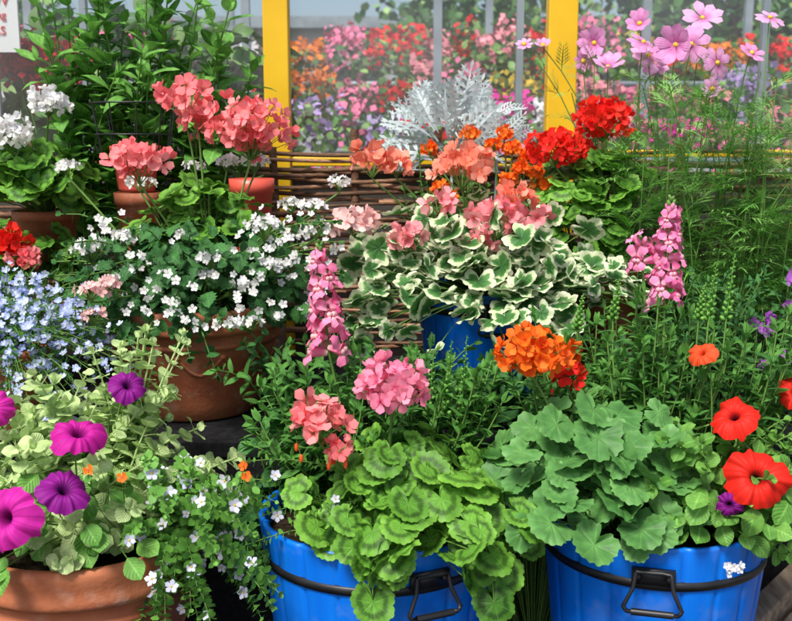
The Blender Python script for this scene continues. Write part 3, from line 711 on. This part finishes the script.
# ================================================================ back left
b=MB(); fb=(-.93,2.66,1.3)
umbel(b,(-.955,2.5,1.5),.055,40,P_white,G_stem,.019,foot=fb); umbel(b,(-.86,2.52,1.575),.045,26,P_white,G_stem,.018,foot=fb)
mound(b,(-.93,2.58,1.36),(.15,.14,.12),80,T_ger,(.03,.045),G_zonal,G_stem,base=fb,zmin=-.3)
b.build('white_geranium')
b=MB(); umbel(b,(-.94,2.42,1.24),.045,20,P_red,G_stem,.022,foot=(-.95,2.52,1.0)); umbel(b,(-.90,2.4,1.2),.03,12,P_coral,G_stem,.022,foot=(-.95,2.52,1.0))
mound(b,(-.92,2.5,1.17),(.16,.1,.12),60,T_ger,(.026,.042),G_zonal,G_stem,base=(-.95,2.52,.95),zmin=-.5)
b.build('red_geranium')
ppot(-.95,2.5,ZR,.1,.14,'terracotta_plant_pot',TERRA)
b=MB()
for i in range(56):
    bs=A(U(-.92,-.42),2.84+U(-.08,.05),1.0); e=A(bs[0]+U(-.12,.18),2.8+U(-.12,.1),U(1.5,2.0)-(.15 if bs[0]>-.55 else 0))
    leafy_stem(b,bez(bs,A(bs[0],2.85,1.45),e,11),T_wide if i%2==0 else T_sl,(.08,.14),.028,G_tall,G_stem,t0=.3,r0=.004,r1=.002,out=.7,taper=.35)
b.build('tall_leafy_shrub')
b=MB()
for zz,r in ((1.42,.085),(1.5,.1),(1.58,.11)):
    b.tube([A(-.69+r*math.cos(a),2.68+r*math.sin(a),zz) for a in np.linspace(0,6.2832,28)],.0025,.0025,BLK,6)
for a in np.linspace(0,6.2832,10,endpoint=False): b.tube([A(-.69+.085*math.cos(a),2.68+.085*math.sin(a),1.42),A(-.69+.11*math.cos(a),2.68+.11*math.sin(a),1.58)],.002,.002,BLK,5)
b.build('wire_plant_holder')
# ================================================================ back centre
b=MB(); fc=(.25,2.58,1.09)
mound(b,(.2,2.45,1.14),(.31,.2,.2),175,T_var,(.024,.041),G_var,G_stem,base=fc,zmin=-.25,up=.3,shell=(.45,1.14),jit=.5,droop=-.3,bias=(0,-.4,0))
mound(b,(.17,2.34,1.08),(.27,.15,.13),56,T_var,(.024,.038),G_var,G_stem,base=(.22,2.45,1.1),zmin=-.6,up=.2,shell=(.7,1.1),front=.3,jit=.5,droop=-.3)
mound(b,(.47,2.38,1.14),(.15,.12,.08),50,T_var,(.018,.03),G_var,G_stem,base=fc,zmin=-.3,up=.4,jit=.5)
for c,r,n,pm in (((-.06,2.55,1.43),.055,12,P_salmon),((.0,2.57,1.42),.04,9,P_salmon),((.165,2.5,1.42),.078,26,P_salmon),((.24,2.38,1.30),.062,20,P_rose),((.29,2.42,1.345),.045,10,P_salmon),
    ((.03,2.35,1.26),.04,8,P_rose),((-.1,2.4,1.29),.045,13,P_pale),((.1,2.36,1.34),.03,6,P_rose),((.2,2.36,1.25),.03,6,P_rose),((.34,2.4,1.30),.025,5,P_rose)):
    umbel(b,c,r,n,pm,G_stem,.027,foot=fc,sq=.65,low=-.3,jit=.5,fill=.3)
b.build('variegated_geranium')
b=MB(); fr=(.58,2.74,1.16)
umbel(b,(.42,2.64,1.46),.065,42,P_red,G_stem,.021,foot=fr); umbel(b,(.55,2.7,1.535),.075,54,P_red,G_stem,.021,foot=fr); umbel(b,(.49,2.72,1.46),.035,18,P_red,G_stem,.02,foot=fr)
mound(b,(.53,2.7,1.36),(.17,.1,.1),50,T_ger,(.028,.042),G_zonal,G_stem,base=fr,bias=VB)
mound(b,(.47,2.6,1.24),(.14,.08,.15),80,T_ger,(.024,.038),G_zonal,G_stem,base=(.5,2.7,1.1),zmin=-.6)
b.build('red_geranium')
b=MB()
for x,y,z in ((.31,2.7,1.46),(.35,2.7,1.44),(.33,2.66,1.41),(.37,2.66,1.4),(.4,2.66,1.37),(.29,2.72,1.50),(.15,2.7,1.33),(.12,2.7,1.36),(.38,2.68,1.36),(.09,2.72,1.46),(.34,2.7,1.34),(.3,2.68,1.38),(.26,2.7,1.47),(.2,2.72,1.5)):
    umbel(b,(x,y,z),.02,13,P_orange,G_stem,.013,foot=(.3,2.76,1.1))
for i in range(36):
    e=A(U(.0,.45),2.72+U(-.05,.05),U(1.28,1.47)); leafy_stem(b,bez(A(.25,2.78,1.0),A(e[0],2.75,1.2),e,8),T_sl,(.035,.05),.013,G_snap,G_stem,t0=.3)
b.build('orange_marigold')
b=MB(); 
for i in range(32):
    q=(i+.5)/32; a=i*2.4; c=A(.15+.05*math.cos(a),2.84+.05*math.sin(a),1.42+.13*q)
    d=nz(A(math.cos(a)*(1.25-.75*q),math.sin(a)*.45,.2+1.0*q)); L=U(.1,.165)
    b.add(T_dusty,frame(d,nz(A(0,-1,.6)+rv(.4)),L),c,G_silver)
for i in range(10):
    a=U(0,6.28); c=A(.29+U(-.03,.03),2.84,1.47+.01*i); d=nz(A(math.cos(a),math.sin(a)*.4,.5)); b.add(T_dusty,frame(d,nz(A(0,-1,.5)+rv(.3)),U(.06,.09)),c,G_silver)
b.tube([A(.17,2.86,.9),A(.16,2.84,1.3),A(.15,2.84,1.55)],.006,.003,G_silver); b.tube([A(.17,2.86,.9),A(.28,2.84,1.3),A(.29,2.84,1.57)],.005,.003,G_silver)
b.build('dusty_miller')
ppot(.16,2.86,ZR,.08,.14,'terracotta_plant_pot',TERRA)
# ================================================================ cosmos
b=MB()
for i in range(120):
    bs=A(U(.55,1.2),2.72+U(-.16,.15),.86); e=A(bs[0]+U(-.12,.12),bs[1]+U(-.12,.08),U(1.08,1.64))
    P=bez(bs,A(bs[0],bs[1],(bs[2]+e[2])/2+.1),e,9); b.tube(P,.0026,.0014,G_stem,4)
    for k in range(14):
        p=P[rng.integers(2,9)]; a=U(0,6.28); d=nz(A(math.cos(a),math.sin(a),U(0,.9))); b.add(T_fea,frame(d,UP,U(.08,.14)),p,G_fea)
for x,z,r in ((.758,1.738,.058),(.85,1.816,.055),(.553,1.75,.048),(.583,1.68,.048),(.675,1.8,.04),(.85,1.62,.03),(.87,1.69,.045),(.94,1.71,.035),(1.035,1.816,.042),(.69,1.71,.05),(.66,1.74,.045),(.8,1.74,.05),(.52,1.70,.032),(.72,1.69,.04),(.35,1.74,.024),(.39,1.73,.024)):
    c=A(x,2.8+U(-.08,.08),z); N=nz(A(U(-.7,.7),-.7,U(0,1.3))); b.add(T_cos,face(N,r),c,P_cos); b.add(SPH,face(N,1)*A(.007,.007,.005),c+N*.004,Y_cen)
    f=A(max(.6,x)+U(-.06,.06),2.78,1.0); P=bez(f,A(f[0],2.8,1.5),c-N*.004,9); b.tube(P,.002,.0015,G_stem,4)
    for k in range(5): b.add(T_fea,frame(nz(A(U(-1,1),U(-1,1),.6)),UP,.08),P[rng.integers(4,8)],G_fea)
b.build('pink_cosmos')
b=MB()
for i in range(85):
    bs=A(U(.62,1.02),2.3+U(-.12,.15),.86); e=A(bs[0]+U(-.1,.1),bs[1]+U(-.1,.1),U(.98,1.2))
    leafy_stem(b,bez(bs,A(bs[0],bs[1],1.0),e,8),T_sl,(.04,.06),.014,G_dark,G_stem,t0=.2)
for x,y,z in ((.83,2.2,1.07),(.81,2.2,1.08),(.84,2.2,1.09),(.9,2.2,1.2),(.88,2.2,1.19),(.87,2.2,1.0),(.83,2.2,.98),(.89,2.2,1.22),(.88,2.2,1.12)):
    for k in range(2): b.add(T_sf,face(A(0,-1,.3)+rv(.3),.016),A(x,y,z)+rv(.006),P_purp)
    b.tube([A(x,y+.06,.86),A(x,y+.03,(z+.86)/2),A(x,y,z)],.0015,.0012,G_stem,4)
b.build('purple_viola')
b=MB()
for i in range(90):
    bs=A(U(-.3,.6),2.2+U(-.03,.06),.85); e=A(bs[0]+U(-.1,.1),bs[1]+U(-.14,.05),U(.93,1.07)-(.05 if .1<bs[0]<.4 else 0))
    leafy_stem(b,bez(bs,A(bs[0],bs[1],.97),e,8),T_sl,(.045,.065),.014,G_snap if i%2 else G_dark,G_stem,t0=.1)
mound(b,(-.2,2.0,.66),(.17,.07,.27),150,T_oval,(.04,.06),G_dark,G_stem,base=(-.15,2.04,.4),zmin=-.2,shell=(.5,1),jit=.4)
mound(b,(.3,2.04,.66),(.25,.06,.32),130,T_oval,(.04,.06),G_dark,G_stem,base=(.3,2.05,.4),zmin=-.2,shell=(.5,1),jit=.4)
b.build('green_border_plant')

# ---------------------------------------------------------------- light, world, camera
w=bpy.data.worlds.new('World'); scene.world=w; w.use_nodes=True; nt=w.node_tree; nt.nodes.clear()
sky=nt.nodes.new('ShaderNodeTexSky'); sky.sky_type='NISHITA'; sky.sun_disc=False
EL,AZ=math.radians(56),math.radians(208)
sky.sun_elevation=EL; sky.sun_rotation=AZ; sky.dust_density=3; sky.air_density=1.0
bg=nt.nodes.new('ShaderNodeBackground'); bg.inputs[1].default_value=.15; ow=nt.nodes.new('ShaderNodeOutputWorld')
nt.links.new(sky.outputs[0],bg.inputs[0]); nt.links.new(bg.outputs[0],ow.inputs[0])
sd=A(math.sin(AZ)*math.cos(EL),math.cos(AZ)*math.cos(EL),math.sin(EL))
from mathutils import Vector
L=bpy.data.lights.new('sun','SUN'); L.energy=4.4; L.angle=math.radians(16); L.color=(1,.96,.9)
lo=bpy.data.objects.new('sun',L); scene.collection.objects.link(lo); lo.rotation_euler=Vector(sd).to_track_quat('Z','Y').to_euler(); lo.location=(0,-3,6)
cam=bpy.data.cameras.new('camera'); co=bpy.data.objects.new('camera',cam); scene.collection.objects.link(co)
co.location=(0,0,1.5); co.rotation_euler=(math.radians(80),0,0); cam.sensor_width=36; cam.lens=45.45; cam.clip_end=1000; cam.clip_start=.02
cam.dof.use_dof=True; cam.dof.focus_distance=2.05; cam.dof.aperture_fstop=6.3
scene.camera=co
scene.view_settings.view_transform='Standard'; scene.view_settings.look='None'; scene.view_settings.exposure=0
